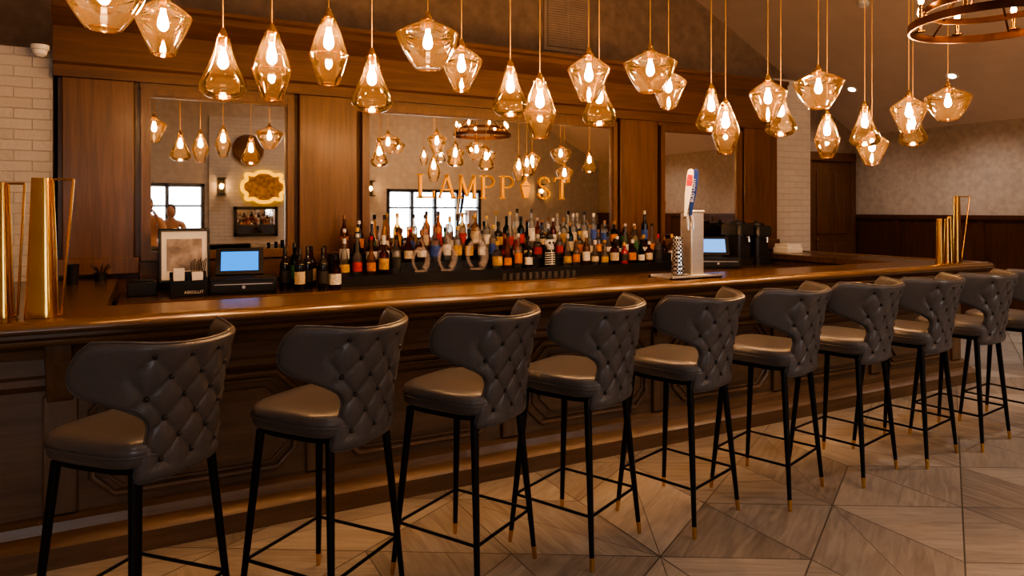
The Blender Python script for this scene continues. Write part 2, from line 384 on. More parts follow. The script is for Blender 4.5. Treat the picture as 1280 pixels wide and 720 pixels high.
# ------------------------------------------------------------------ bar
bar=thing('bar_cabinet','long dark-stained wooden bar front with moulded panels and corbels','bar',(0,3.66,0))
bb=MB().box(-1.0,6.5,0,.28,0,.998).box(-1.0,-.25,.28,1.95,0,.998).box(6.1,6.5,.28,1.95,0,.998)
place('body',bb.mesh('bar_body',m_barX),(0,0,0),bar)
pl=MB().prism([(.0,0),(-.13,0),(-.13,.09),(-.10,.12),(-.06,.13),(-.05,.17),(0,.19)],-1.0,6.56,'X')
place('plinth',pl.mesh('plinth',m_barX),(0,0,0),bar)
fz=MB().box(-1.0,6.52,-.02,0,.80,.998).prism([(0,.74),(-.03,.77),(-.03,.80),(-.015,.82),(0,.82)],-1.0,6.52,'X')
fz.prism([(0,.998),(-.12,.998),(-.12,.97),(-.05,.93),(-.04,.89),(0,.88)],-1.0,6.55,'X')
place('frieze',fz.mesh('frieze',m_barX),(0,0,0),bar)
cb=[(0,.998),(-.12,.998),(-.12,.965),(-.115,.92),(-.10,.88),(-.075,.84),(-.07,.79),(-.05,.74),(-.03,.70),(0,.67)]
xs=[-.34+1.13*i for i in range(7)]
for x in xs:
    place('corbel',MB().prism(cb,x-.05,x+.05,'X').box(x-.065,x+.065,-.022,0,.19,.72).mesh('corbel',m_bar),(0,0,0),bar,bevel=.006)
for i,x in enumerate(xs[:-1]):
    a,b_=x+.12,x+1.01
    def octo(m,k=.09): return [(a+m+k,.24+m),(b_-m-k,.24+m),(b_-m,.24+m+k),(b_-m,.72-m-k),(b_-m-k,.72-m),(a+m+k,.72-m),(a+m,.72-m-k),(a+m,.24+m+k)]
    q=MB().tube([(p[0],-.006,p[1]) for p in octo(.0)],.016,8,closed=True)
    q.tube([(p[0],-.004,p[1]) for p in octo(.03)],.008,8,closed=True)
    q.prism(octo(.07,.08),-.018,0.0,'Y')
    place('panel',q.mesh('panel',m_barX),(0,0,0),bar)
tp=[(-1.0,3.53),(6.62,3.53),(6.62,5.62),(6.05,5.62),(6.05,4.0),(-.18,4.0),(-.18,5.62),(-1.0,5.62)]
t=thing('bar_worktop','polished wooden U-shaped bar worktop with rounded wooden edge','bar counter',(0,3.5,1.0))
place('slab',MB().prism([(x,y-3.5) for x,y in tp],0,.06,'Z').mesh('bar_slab',m_top),(0,0,0),t,bevel=.004)
rp=[(.03,.018),(-.03,.018),(-.045,.024),(-.050,.036),(-.045,.05),(-.033,.062),(-.01,.070),(.015,.073),(.035,.070),(.048,.063),(.05,.055),(.04,.05)]
rp2=[(.03,-.035),(-.015,-.035),(-.026,-.025),(-.026,-.01),(-.012,.0),(-.012,.02),(.03,.02)]
q=MB().prism(rp,-1.0,6.65+.03,'X').prism(rp2,-1.0,6.66,'X')
q.prism([(6.65-p[0],p[1]) for p in rp],-.03,2.12,'Y')
place('edge_rail',q.mesh('edge_rail',m_rail,50),(0,0,0),t)
# ------------------------------------------------------------------ stools
def stool():
    r=thing('bar_stool','charcoal grey leather bar stool with button-tufted wing back and black legs','bar stool')
    seat=MB(); pr=[(.80,.717),(.93,.722),(.97,.73),(.985,.745),(.99,.758),(1.0,.766),(1.0,.778),(.975,.795),(.90,.806),(.7,.811),(.3,.813)]
    ax,ay=.218,.228
    seat.sell(pr,ax,ay,4.2,48)
    pts=[]
    for i in range(48):
        a=2*math.pi*i/48; ca,sa=math.cos(a),math.sin(a)
        pts.append((abs(ca)**(2/4.2)*math.copysign(1,ca)*(ax+.001),abs(sa)**(2/4.2)*math.copysign(1,sa)*(ay+.001),.762))
    seat.tube(pts,.004,6,closed=True)
    place('seat',seat.mesh('seat',m_leather,60),(0,.02,0),r)
    place('seat_frame',MB().sell([(.85,.697),(.85,.719)],ax,ay,4.2,32).mesh('seat_frame',m_leg),(0,.02,0),r)
    NS=112;NV=72; z0=.672;H=.45
    Ltab=[(0,.190),(.12,.184),(.28,.164),(.40,.158),(.48,.178),(.54,.24),(.585,.315),(.635,.37),(.70,.400),(.80,.408),(.92,.396),(1,.362)]
    def Lf(v):
        for i in range(len(Ltab)-1):
            if v<=Ltab[i+1][0]+1e-9:
                a,b=Ltab[i],Ltab[i+1]; t=(v-a[0])/(b[0]-a[0]); return a[1]+(b[1]-a[1])*t
        return Ltab[-1][1]
    Ls=[Lf(j/NV) for j in range(NV+1)]
    for _ in range(4): Ls=[Ls[0]]+[(Ls[i-1]+Ls[i]*2+Ls[i+1])/4 for i in range(1,NV)]+[Ls[-1]]
    path=[]; ds=.002
    x,y,th=0,-.205,0; path.append((x,y,th))
    for i in range(240):
        s=i*ds
        k=1.2 if s<.08 else (1.1+ .78/.14 if s<.22 else -.4)
        th+=k*ds; x+=math.cos(th)*ds; y+=math.sin(th)*ds; path.append((x,y,th))
    def pt(s):
        q=min(abs(s)/ds,239.9); i=int(q); f=q-i; a,b=path[i],path[i+1]
        x=a[0]+(b[0]-a[0])*f; y=a[1]+(b[1]-a[1])*f; t=a[2]
        return (math.copysign(x,s),y),(math.copysign(math.sin(t),s),-math.cos(t))
    def sm(a,b,x):
        t=max(0,min(1,(x-a)/(b-a))); return t*t*(3-2*t)
    PS,PV=.116,.136
    def tuft(s,v):
        p=s/PS+v*H/PV+.5; q=s/PS-v*H/PV-.5
        pil=(abs(math.sin(math.pi*p))*abs(math.sin(math.pi*q)))**.34
        mask=(1-sm(.20,.25,abs(s)))*sm(.06,.14,v)*(1-sm(.88,.97,v))
        return -(1-pil)*.016*mask
    mb=MB(); V=[]
    def posn(s,v,off):
        (px,py),(nx,ny)=pt(s)
        top=.010*math.cos(min(1,abs(s)/.36)*math.pi)
        return (px+nx*off,py+ny*off-.065*v*v-.015*v,z0+H*v+(-top)*v)
    for side in (1,-1):
        for j in range(NV+1):
            v=j/NV
            for i in range(NS+1):
                uu=2*i/NS-1; s=uu*Ls[j]
                f=math.sqrt(max(0,1-abs(uu)**16))*math.sqrt(max(0,1-abs(2*v-1)**20))
                off=.020*f*side
                if side==1: off+=tuft(s,v)
                V.append(posn(s,v,off))
    n=NS+1; F=[]
    for sd in (0,1):
        o=sd*n*(NV+1)
        for j in range(NV):
            for i in range(NS): F.append((o+j*n+i,o+j*n+i+1,o+(j+1)*n+i+1,o+(j+1)*n+i))
    mb.add(V,F)
    edge=[(-1,j/NV) for j in range(0,NV+1,2)]+[(i/24-1,1) for i in range(1,48)]+[(1,1-j/NV) for j in range(0,NV+1,2)]+[(1-i/24,0) for i in range(1,48)]
    mb.tube([posn(uu*Ls[round(v*NV)],v,0) for uu,v in edge],.0045,6,closed=True)
    for a in range(-10,11):
        for b in range(-10,11):
            s=PS*(a+b)/2; v=((a-.5)-(b+.5))/2*PV/H
            if abs(s)<.22 and .10<v<.92 and abs(s)<Lf(v)-.02: mb.ball(posn(s,v,.020-.011),.009,n=5,mi=1)
    place('backrest',mb.mesh('backrest',[m_leather,m_button],70),(0,0,0),r)
    tops=.165;bots=.220;zt=.705
    def lp(sx,sy,z): f=tops+(bots-tops)*(1-z/zt); return (sx*f,sy*f+.02,z)
    for sx,sy in ((-1,-1),(1,-1),(1,1),(-1,1)):
        l=place('leg',MB().tube([lp(sx,sy,zt),lp(sx,sy,.3),lp(sx,sy,.055)],[.0165,.0135,.0105],12).mesh('leg',m_leg),(0,0,0),r)
        place('leg_tip',MB().tube([lp(sx,sy,.057),lp(sx,sy,.0)],[.0112,.0085],12).mesh('leg_tip',m_brass),(0,0,0),l,label='brass leg tip')
    zs=.22; C=[lp(sx,sy,zs) for sx,sy in ((-1,-1),(1,-1),(1,1),(-1,1))]
    for i in range(4): place('footrest_bar',MB().tube([C[i],C[(i+1)%4]],.0065,8).mesh('footrest',m_leg),(0,0,0),r)
    return r
st=stool(); st['group']='bar stools along the bar'
SX=[-.02,.625,1.225,1.79,2.41,3.05,3.68,4.28,4.88,5.47]; SR=[44,37,30,25,18,18,12,10,8,6]
st.location=(SX[0],2.72,0); st.rotation_euler=(0,0,R(SR[0]))
for x,a in list(zip(SX,SR))[1:]: dup(st,(x,2.72,0),(0,0,R(a)))
# ------------------------------------------------------------------ pendants
PR={'A':[(0,0),(.45,0),(.72,.03),(.97,.13),(1,.22),(.9,.34),(.62,.55),(.44,.72),(.35,.88),(.30,1.0)],
'C':[(0,0),(.5,0),(.58,.03),(.88,.30),(1,.43),(.94,.52),(.68,.76),(.45,.92),(.38,1)],
'B':[(0,0),(.38,0),(.46,.02),(.80,.36),(1,.66),(.95,.75),(.64,.87),(.34,.95),(.24,1)],
'D':[(0,0),(.38,0),(.44,.02),(.84,.46),(1,.66),(.93,.75),(.58,.88),(.34,.95),(.27,1)]}
DIM={'A':(.102,.275),'C':(.085,.30),'B':(.152,.235),'D':(.117,.245)}
TXT={'A':'clear amber pear-shaped glass pendant lamp with glowing filament bulb','C':'slim lantern-shaped amber glass pendant lamp with glowing bulb','B':'wide shallow amber glass pendant lamp with glowing bulb','D':'tapered diamond-shaped amber glass pendant lamp with glowing bulb'}
shade_me={}
for k in PR:
    rr,hh=DIM[k]; pp=[(a*rr,b*hh) for a,b in PR[k]]
    pp=[pp[0]]+catm(pp[1:],6)
    mb=MB().lathe(pp,56)
    mx=max(pp)
    for (ra,za) in ((pp[-1],pp[1]) if k=='A' else (pp[-1],mx,pp[1])): mb.tube([(ra*math.cos(2*math.pi*i/48),ra*math.sin(2*math.pi*i/48),za) for i in range(48)],.0018,5,1,closed=True)
    shade_me[k]=mb.mesh('shade_'+k,[m_glass,m_rim],80)
bulb_me=MB().lathe(catm([(0,0),(.010,.002),(.020,.015),(.022,.032),(.018,.055),(.011,.08),(.010,.10)],3),16).mesh('bulb',m_bulb,60)
sock_me=MB().lathe([(0,0),(.018,0),(.018,.035),(.022,.04),(.022,.06),(.016,.07),(.008,.09),(0,.095)],16).mesh('socket',m_brass,40)
cord_me=MB().tube([(0,0,0),(0,0,1)],.0032,6).mesh('cord',m_cord)
can_me=MB().lathe([(0,-.03),(.055,-.03),(.06,-.02),(.06,0),(0,0)],24).mesh('canopy',m_brass)
PD=[('B',-.15,3.15,2.25),('D',.063,3.45,2.231),('A',.306,3.4,2.046),('C',.503,3.3,2.043),('C',.737,3.2,2.116),('A',.998,3.4,2.03),
('B',1.22,3.2,2.232),('D',1.575,3.6,2.215),('A',1.835,3.5,2.074),('C',1.856,3.2,1.925),('D',2.17,3.2,2.148),('A',2.414,3.45,2.047),
('B',2.601,3.2,2.227),('D',3.08,3.6,2.218),('A',3.364,3.5,2.069),('C',3.195,3.2,1.89),('D',3.51,3.15,2.113),('A',3.857,3.35,2.046),
('B',3.86,3.05,2.2),('C',4.332,3.35,1.914),('A',4.538,3.2,1.992),('D',4.979,3.45,1.888),('D',4.733,3.0,2.085),('A',5.416,3.4,2.05),('B',5.198,3.0,2.197)]
G1='glass pendant lamps above the bar'; G2='glass pendant lamps above the seating area'
PD2=[('A',3.9,-1.3,2.45),('B',4.35,-1.7,2.65),('C',4.75,-1.3,2.4),('A',5.3,-1.8,2.5),('D',5.75,-1.3,2.6),('B',6.35,-1.7,2.55),('A',6.9,-1.4,2.35),('C',7.45,-1.8,2.3)]
for k,x,y,z in PD+PD2:
    r=thing('pendant_lamp',TXT[k],'pendant lamp',(x,y,z),group=G1 if y>0 else G2)
    hh=DIM[k][1]
    sh=place('lamp_shade',shade_me[k],(0,0,0),r)
    place('lamp_socket',sock_me,(0,0,hh-.045),r)
    place('bulb',bulb_me,(0,0,hh-.14),r)
    zc=min(CZ,2.77+.506*(10.4-x))
    c=place('cord',cord_me,(0,0,hh+.04),r); c.scale=(1,1,zc-z-hh-.05)
    place('ceiling_canopy',can_me,(0,0,zc-z),r)
# ------------------------------------------------------------------ chandelier
r=thing('ring_chandelier','bronze double-ring wagon wheel chandelier with candle bulbs','chandelier',(4.32,2.25,2.60))
def ring(rad,z,h): 
    return [(rad-.012,z),(rad,z),(rad,z+h),(rad-.012,z+h),(rad-.012,z)]
m_bronze=M('aged_bronze',(.16,.075,.04),.35,.9,.2,8)
place('ring',MB().lathe(ring(.42,0,.045),56).mesh('ring',m_bronze,30),(0,0,0),r)
place('ring',MB().lathe(ring(.34,.10,.035),56).mesh('ring2',m_bronze,30),(0,0,0),r)
fr=MB()
for i in range(6):
    a=R(60*i+15); fr.tube([(.41*math.cos(a),.41*math.sin(a),.04),(.33*math.cos(a),.33*math.sin(a),.12),(.02*math.cos(a),.02*math.sin(a),.5)],.006,6)
fr.lathe([(0,.48),(.03,.48),(.03,.54),(0,.56)],12); fr.tube([(0,0,.55),(0,0,CZ-2.60)],.006,6)
place('hanging_frame',fr.mesh('hanging_frame',m_bronze),(0,0,0),r)
cm=MB().lathe([(0,-.01),(.03,-.005),(.03,0),(.011,.0),(.011,.09),(0,.09)],12).mesh('candle',m_brass)
cbm=MB().lathe(catm([(0,0),(.011,.005),(.015,.025),(.008,.055),(0,.07)],3),12).mesh('candle_bulb',m_bulb2,60)
for i in range(8):
    a=R(45*i+10)
    cs=place('candle_sleeve',cm,(.38*math.cos(a),.38*math.sin(a),.05),r)
    place('bulb',cbm,(0,0,.09),cs)
# ------------------------------------------------------------------ downlights, detector, vent, camera
sl=math.atan(.506)
def spot(x,y,z,e,col=(1,.89,.79),sz=120):
    l=bpy.data.lights.new('downlight_and_fill_beam','SPOT'); l.energy=e; l.color=col; l.spot_size=R(sz); l.spot_blend=.8; l.shadow_soft_size=.08
    o=bpy.data.objects.new('downlight_and_fill_beam',l); COL.objects.link(o); o.location=(x,y,z-.03)
for (x,y,e) in ((9.36,5.35,130),(9.29,6.76,60),(9.3,2.5,170),(9.3,-.5,120),(7.0,1.6,190),(3.5,1.5,55),(.6,1.4,25),(5.6,5.0,25),(3.0,4.95,40),(.5,4.95,20),(-.8,-1.6,130),(2.4,-1.6,160),(5.4,-1.6,190)):  # seating-side ones are unseen fixtures, added to brighten stools and bar front
    flat=x<RX; z=CZ if flat else 2.77+.506*(10.4-x)
    d=thing('recessed_downlight_and_fill','small round recessed ceiling downlight, lit; those over seating added for fill','ceiling light',(x,y,z),(0,0 if flat else sl,0),group='recessed ceiling downlights')
    place('trim_ring',MB().lathe([(.05,-.004),(.075,-.006),(.078,0),(.05,0),(.05,-.004)],24).mesh('dl_ring',m_white),(0,0,0),d)
    place('lens',MB().lathe([(0,-.003),(.05,-.003)],24).mesh('dl_lens',m_down),(0,0,0),d)
    if e: spot(x,y,z,e)
place('smoke_detector',MB().lathe([(0,-.04),(.05,-.04),(.065,-.025),(.07,0),(0,0)],24).mesh('smoke',m_white),(7.8,5.52,2.77+.506*2.6),rot=(0,sl,0),label='round white smoke detector on sloped ceiling',cat='smoke detector')
v=MB().box(-.34,.34,-.02,0,-.45,.45).box(-.30,.30,-.026,-.015,-.41,.41,1)
for i in range(26):
    z=-.39+i*.031; v.box(-.29,.29,-.036,-.02,z,z+.02,0,None)
v.box(-.012,.012,-.04,-.02,-.41,.41)
place('vent_grille',v.mesh('vent',[m_vent,m_plaster]),(4.74,7.5,4.0),label='louvred air return grille on plaster wall',cat='vent')
sc=MB().lathe([(0,0),(.055,0),(.055,-.03),(.045,-.035),(.04,-.06),(.02,-.078),(0,-.08)],20).box(-.02,.02,0,.12,-.04,.0)
place('security_camera',sc.mesh('seccam',m_white),(-.64,5.62,2.65),label='white dome security camera at top of brick wall',cat='security camera')
# ------------------------------------------------------------------ bottles
def botmat(n,c,e,t=.25,tc=None): return thin_glass(n,c,e,.9,t,tc or c,.05)
GL={'amber':botmat('g_amber',(.62,.27,.07),(.25,.08,.02),.3,(.6,.24,.06)),'clear':botmat('g_clear',(.92,.94,.95),(.55,.56,.58),.26,(1,1,1)),
'dark':M('g_dark',(.012,.01,.008),.08,0,.1,8,coat=.5),'green':botmat('g_green',(.14,.24,.10),(.03,.07,.03),.2,(.12,.22,.08)),
'blue':botmat('g_blue',(.25,.4,.6),(.08,.14,.28),.25,(.25,.45,.75)),'gold':botmat('g_gold',(.85,.6,.25),(.4,.22,.06),.3,(.85,.56,.2)),'red':M('g_red',(.32,.02,.02),.12,0,.1,8,coat=.5)}
LB=[M('label_%s'%n,c,.6,0,.35,40) for n,c in (('cream',(.52,.44,.32)),('white',(.66,.64,.60)),('black',(.03,.03,.03)),('red',(.42,.03,.02)),('gold',(.5,.31,.09)),('blue',(.04,.09,.35)),('green',(.04,.14,.06)),('orange',(.55,.2,.03)))]
CP=[M('cap_%s'%n,c,.35,.2,.1,10) for n,c in (('black',(.02,.02,.02)),('red',(.45,.02,.02)),('gold',(.55,.35,.1)),('white',(.62,.6,.57)),('wood',(.25,.13,.07)),('silver',(.5,.5,.5)))]
TY={'standard':([(0,0),(.034,0),(.038,.008),(.038,.17),(.034,.19),(.016,.222),(.0135,.235),(.0135,.275)],(.045,.135),.275,.03,.0155),
'squat':([(0,0),(.040,0),(.044,.01),(.044,.13),(.038,.155),(.018,.172),(.0145,.18),(.0145,.215)],(.035,.115),.215,.035,.018),
'tall':([(0,0),(.033,0),(.035,.008),(.036,.20),(.030,.23),(.015,.25),(.013,.26),(.013,.305)],(.06,.17),.30,.035,.015),
'wine':([(0,0),(.035,0),(.037,.008),(.037,.18),(.032,.205),(.016,.235),(.0135,.25),(.0135,.29)],(.05,.14),.255,.055,.0148),
'round':([(0,0),(.032,0),(.042,.02),(.0435,.06),(.042,.10),(.025,.14),(.015,.165),(.014,.20)],(.035,.085),.20,.04,.02),
'cone':([(0,0),(.040,0),(.043,.008),(.038,.09),(.024,.17),(.015,.21),(.013,.26)],(.03,.09),.255,.035,.016),
'neck':([(0,0),(.034,0),(.037,.01),(.037,.12),(.028,.155),(.017,.18),(.014,.25),(.015,.29)],(.03,.10),.285,.025,.0165)}
cache={}
def bottle_me(ty,g,lb,cp):
    k=(ty,g,lb,cp)
    if k in cache: return cache[k]
    pr,(l0,l1),ct,ch,cr=TY[ty]
    mb=MB(); pp=[pr[0]]+catm(pr[1:],2); mb.lathe(pp,18,0)
    def rad(z):
        for i in range(1,len(pr)-1):
            if pr[i][1]<=z<=pr[i+1][1]:
                t=(z-pr[i][1])/max(1e-6,pr[i+1][1]-pr[i][1]); return pr[i][0]+(pr[i+1][0]-pr[i][0])*t
        return pr[-1][0]
    mb.lathe([(rad(l0)+.0012,l0),(rad((l0+l1)/2)+.0016,(l0+l1)/2),(rad(l1)+.0012,l1)],18,1)
    mb.lathe([(0,ct),(cr,ct),(cr,ct+ch),(cr*.8,ct+ch+.003),(0,ct+ch+.003)],14,2)
    cache[k]=mb.mesh('bottle_'+ty,[GL[g],LB[lb],CP[cp]],45); return cache[k]
LN=['cream','white','black','red','gold','blue','green','orange']
GN={'amber':'amber spirit','clear':'clear glass','dark':'dark glass','green':'green glass','blue':'blue glass','gold':'golden spirit','red':'red'}
def bottle(x,y,z,ty,g,lb,cp,grp='bottles on the back bar shelves',sc=(1,1)):
    o=place('liquor_bottle' if ty!='wine' else 'wine_bottle',bottle_me(ty,g,lb,cp),(x,y,z+.001),rot=(0,0,random.random()*6),label='%s %s bottle with %s label'%(ty.replace('neck','long-necked').replace('cone','conical'),GN[g],LN[lb]),cat='bottle',group=grp)
    o.scale=(sc[0],sc[0],sc[1]); return o
def rl(): return random.choices(range(8),[4,6,2,1.4,2.5,1.4,.8,1])[0]
def rc(): return random.choices(range(6),[4,.7,3,3,3,2.5])[0]
for row,(yy,zz,sp) in enumerate([(5.305,.08,.10),(5.42,.16,.104),(5.545,.24,.114)]):
    x=1.34+row*.03
    while x<4.48:
        t_=random.choice(['squat','round','standard','cone','squat','neck','standard']) if row<2 else random.choice(['standard','tall','neck','cone','squat','standard'])
        g=random.choices(['amber','clear','dark','green','blue','gold','red'],[3.0,9 if x>2.8 else 5.5,1.6,.8,.8,2.6,.7])[0]
        if row==0 and (3.05<x<3.30 or 1.80<x<2.60): x+=sp; continue
        bottle(x,yy,cz+zz,t_,g,rl(),rc(),sc=(random.uniform(.80,1.0),random.uniform(.72,1.10))); x+=sp*random.uniform(.92,1.16)
for x,y,t_ ,g,l in ((.90,5.30,'wine','dark',2),(.98,5.16,'wine','dark',0),(1.06,5.28,'wine','dark',2),(1.14,5.13,'wine','dark',2),(1.20,5.34,'neck','amber',4),(1.235,5.16,'squat','amber',1),(.99,5.42,'tall','green',6),(1.12,5.45,'standard','amber',0)):
    bottle(x,y,cz,t_,g,l,0,'bottles standing beside the register')
for i in range(2): bottle(4.68+.10*i,5.54,cz,random.choice(['tall','standard']),random.choice(['clear','amber','gold']),rl(),rc(),'bottles by the mirror edge')
# skeleton bottle
r=thing('skeleton_bottle','black bottle shaped like a skeleton with white skull head','bottle',(3.17,5.30,cz+.081))
place('body',MB().lathe(catm([(0,0),(.042,0),(.046,.01),(.046,.09),(.042,.13),(.03,.155),(.018,.165)],3)[0:],20).mesh('skb',m_black,50),(0,0,0),r)
sk=MB().ball((0,0,.215),.045,(1,1,1.05),8).box(-.024,.024,-.042,0,.155,.185)
place('skull',sk.mesh('skull',m_white,60),(0,0,0),r)
ey=MB().ball((-.017,-.038,.215),.012,n=6).ball((.017,-.038,.215),.012,n=6).ball((0,-.045,.195),.005,n=5)
for i in range(-2,3): ey.box(i*.009-.001,i*.009+.001,-.0435,-.04,.158,.178)
place('eye_sockets',ey.mesh('eyes',m_black),(0,0,0),r)
rb=MB().tube([(0,-.049,.02),(0,-.049,.12),(0,-.036,.15)],.004,6)
for i in range(6):
    z=.03+i*.02; rb.tube([(.05*math.sin(a),-.05*math.cos(a),z-.006*abs(math.sin(a))) for a in [R(-80+16*k) for k in range(11)]],.0042,5)
place('rib_cage',rb.mesh('ribs',m_white),(0,0,0),r)
place('hat',MB().lathe([(0,.25),(.055,.252),(.057,.256),(.035,.26),(.032,.285),(0,.29)],20).mesh('hat',m_black),(0,0,0),r)
# decanters
for i,(x,s) in enumerate(((1.95,1.0),(2.18,1.08),(2.45,1.3))):
    d=MB()
    pts=[];rad=[]
    for k in range(25):
        a=R(-60+ 300*k/24); pts.append((.062*s*math.cos(a)*(1),0,.10*s+.088*s*math.sin(a)*(1.0)));
        rad.append((.027-.017*k/24)*s)
    cp_=catm(pts,2)
    d.tube(cp_,[rad[min(24,int(i2/2))] for i2 in range(len(cp_))],14)
    d.sell([(.6,0),(1,.004),(1,.012),(.7,.02)],.05*s,.035*s,2,24)
    d.tube([(.03*s,0,.185*s),(.02*s,0,.24*s),(.0,0,.27*s)],[.012*s,.011*s,.017*s],12)
    place('glass_decanter',d.mesh('decanter',m_pink,60),(x,5.285,cz+.083),label='looped pale rose glass decanter on the bottle shelf',cat='decanter',group='looped glass decanters')
# shot glasses
sg=MB().lathe([(0,0),(.018,0),(.023,.06),(.021,.06),(.016,.01),(0,.01)],14).mesh('shot_glass',m_clear,40)
for i in range(12): place('shot_glass',sg,(2.62+i*.062,5.10,cz+.001),label='small clear shot glass on the back counter',cat='glass',group='row of shot glasses')
# ------------------------------------------------------------------ POS terminals
def pos(loc,rot,scr,lab):
    r=thing('cash_register',lab,'cash register',loc,rot)
    d=place('cash_drawer',MB().box(-.22,.22,-.17,.17,.0,.11).mesh('drawer',m_black),(0,0,0),r,bevel=.006)
    place('drawer_front',MB().box(-.205,.205,-.18,-.17,.02,.085).lathe([(0,0),(.012,0),(.012,.006),(0,.006)],12,1,T=Matrix.Translation((0,-.18,.05))@Matrix.Rotation(R(90),4,'X')).box(-.19,.19,-.182,-.18,.068,.074,1).mesh('dfront',[m_dgrey,m_steel]),(0,0,0),r,bevel=.003)
    T=Matrix.Translation((-.03,-.06,.125))@Matrix.Rotation(R(-28),4,'X')
    place('stand',MB().box(-.08,.08,-.1,.1,.11,.125).tube([(0,.06,.12),(0,.04,.22)],.02).mesh('pstand',m_black),(-.03,0,0),r)
    t=place('tablet',MB().box(-.16,.16,-.01,.012,0,.21,0,T).mesh('tablet',m_black),(0,0,0),r,bevel=.004)
    place('screen',MB().box(-.125,.125,-.0125,-.0105,.03,.178,0,T).mesh('screen',scr),(0,0,0),t)
pos((.62,5.31,cz),(0,0,R(-8)),m_screen,'black cash register with blue tablet screen on back counter')
pos((5.15,5.30,cz),(0,0,R(-35)),m_screen2,'black cash register with pale blue screen near taps')
# caddy
r=thing('bar_caddy','black bar napkin caddy with white lettering','caddy',(.25,5.22,cz+.001))
cd=MB().box(-.115,.115,-.07,.07,0,.01).box(-.115,.115,-.075,-.065,0,.11).box(-.115,.115,.06,.07,0,.16).box(-.115,-.105,-.07,.07,0,.13).box(.105,.115,-.07,.07,0,.13).box(-.005,.005,-.07,.07,0,.13)
place('holder',cd.mesh('caddy',m_black),(0,0,0),r,bevel=.002)
place('lettering',textmesh('ABSOLUT',.028,.0006,m_white),(.03,-.0765,.03),r,(R(90),0,0),label='white ABSOLUT lettering')
for x,h in ((-.06,.19),(.055,.16)):
    place('napkin_stack',MB().box(x-.035,x+.035,-.04,.04,.01,h).mesh('napkins',m_white),(0,0,0),r,bevel=.002)
st_=MB()
for i in range(9): st_.tube([(.02+.008*i,.05,.02),(.02+.012*i,.05+.002*i,.23+.01*(i%3))],.003,6)
place('straws',st_.mesh('straws',m_black),(0,0,0),r)
place('receipt_printer',MB().box(-.09,.09,-.08,.08,0,.10).box(-.07,.07,-.085,-.02,.10,.115).mesh('printer',m_dgrey),(-.03,5.40,cz),label='dark grey receipt printer on back counter',cat='printer',bevel=.01)
r=thing('framed_photograph','black-edged portrait photograph with white mat leaning on counter','picture frame',(.24,5.50,cz+.0),(R(-6),0,0))
fr=MB()
for (x0,x1,z0,z1) in ((-.165,.165,.07,.085),(-.165,.165,.435,.45),(-.165,-.15,.085,.435),(.15,.165,.085,.435)): fr.box(x0,x1,-.012,.012,z0,z1)
fr.box(-.15,.15,.0,.01,.07,.45).box(-.06,.06,.0,.01,0,.07)
place('frame',fr.mesh('pframe',m_black),(0,0,0),r,bevel=.002)
m_photo=M('sepia_photo',(.30,.25,.22),.3,0,.75,9)
place('photo_print',MB().box(-.115,.115,-.006,-.001,.15,.38).mesh('pprint',m_photo),(0,0,0),r)
place('mat_board',MB().box(-.15,.15,-.002,0,.085,.435).mesh('pmat',m_white),(0,0,0),r)
place('black_cup',MB().lathe([(0,0),(.03,0),(.038,.13),(.034,.13),(.027,.01),(0,.01)],20).mesh('cup',m_black),(-.42,5.2,1.061),label='tall black plastic cup on bar return',cat='cup')
g=MB().lathe([(0,0),(.035,0),(.04,.05),(.036,.05),(.03,.01),(0,.01)],20)
for i in range(9): a=i*.7; g.tube([(0,0,.02),(.03*math.cos(a),.03*math.sin(a),.07),(.06*math.cos(a),.06*math.sin(a),.09+.01*(i%3))],.003,5)
place('stirrer_holder',g.mesh('stirh',m_black),(-.28,5.45,1.061),label='black pot holding black stirrers',cat='holder')
# ------------------------------------------------------------------ brewers
for i,(x,h) in enumerate(((5.58,.42),(5.85,.40))):
    b=thing('coffee_brewer','dark steel coffee brewer standing at counter end','coffee maker',(x,5.42,cz))
    q=MB().sell([(1,0),(1,.08),(.8,.085),(.8,h*.75),(1,h*.76),(1,h),(.9,h+.02)],.12,.14,6,32)
    place('body',q.mesh('brewbody',m_dgrey,40),(0,0,0),b)
    place('spout',MB().tube([(0,-.12,h*.72),(0,-.16,h*.72),(0,-.16,h*.6)],.012,8).mesh('spout',m_steel),(0,0,0),b)
    place('lid',MB().lathe([(0,0),(.09,0),(.09,.02),(.02,.03),(.02,.05),(0,.05)],24).mesh('lid',m_black),(0,0,h+.02),b)
place('takeaway_box_stack',MB().box(-.12,.12,-.1,.1,0,.06).box(-.11,.11,-.09,.09,.06,.1).mesh('boxes',m_white),(6.33,5.4,1.061),label='small stack of white boxes on bar return',cat='box',bevel=.004)
# ------------------------------------------------------------------ beer tower
r=thing('beer_tower','square stainless steel beer tap tower on the bar','beer tap',(3.45,3.78,1.061))
place('column',MB().box(-.058,.058,-.058,.058,.02,.46).box(-.063,.063,-.063,.063,.455,.475).mesh('col',m_steel),(0,0,0),r,bevel=.006)
place('base_plate',MB().box(-.09,.09,-.08,.08,0,.02).mesh('bp',m_steel),(0,0,0),r,bevel=.003)
dt=MB().box(-.29,.16,-.13,-.10,0,.02).box(-.29,.16,.10,.13,0,.02).box(-.29,.16,-.13,.13,0,.008)
for i in range(22): dt.box(-.28+i*.02,-.273+i*.02,-.11,.11,.008,.014)
place('drip_tray',dt.mesh('drip',m_steel),(0,0,0),r)
m_lat,nt,b=nm('lattice_chrome'); tc=nt.nodes.new('ShaderNodeTexCoord'); ck=nt.nodes.new('ShaderNodeTexChecker'); ck.inputs['Scale'].default_value=70; ck.inputs['Color1'].default_value=(.8,.8,.8,1); ck.inputs['Color2'].default_value=(.05,.05,.05,1)
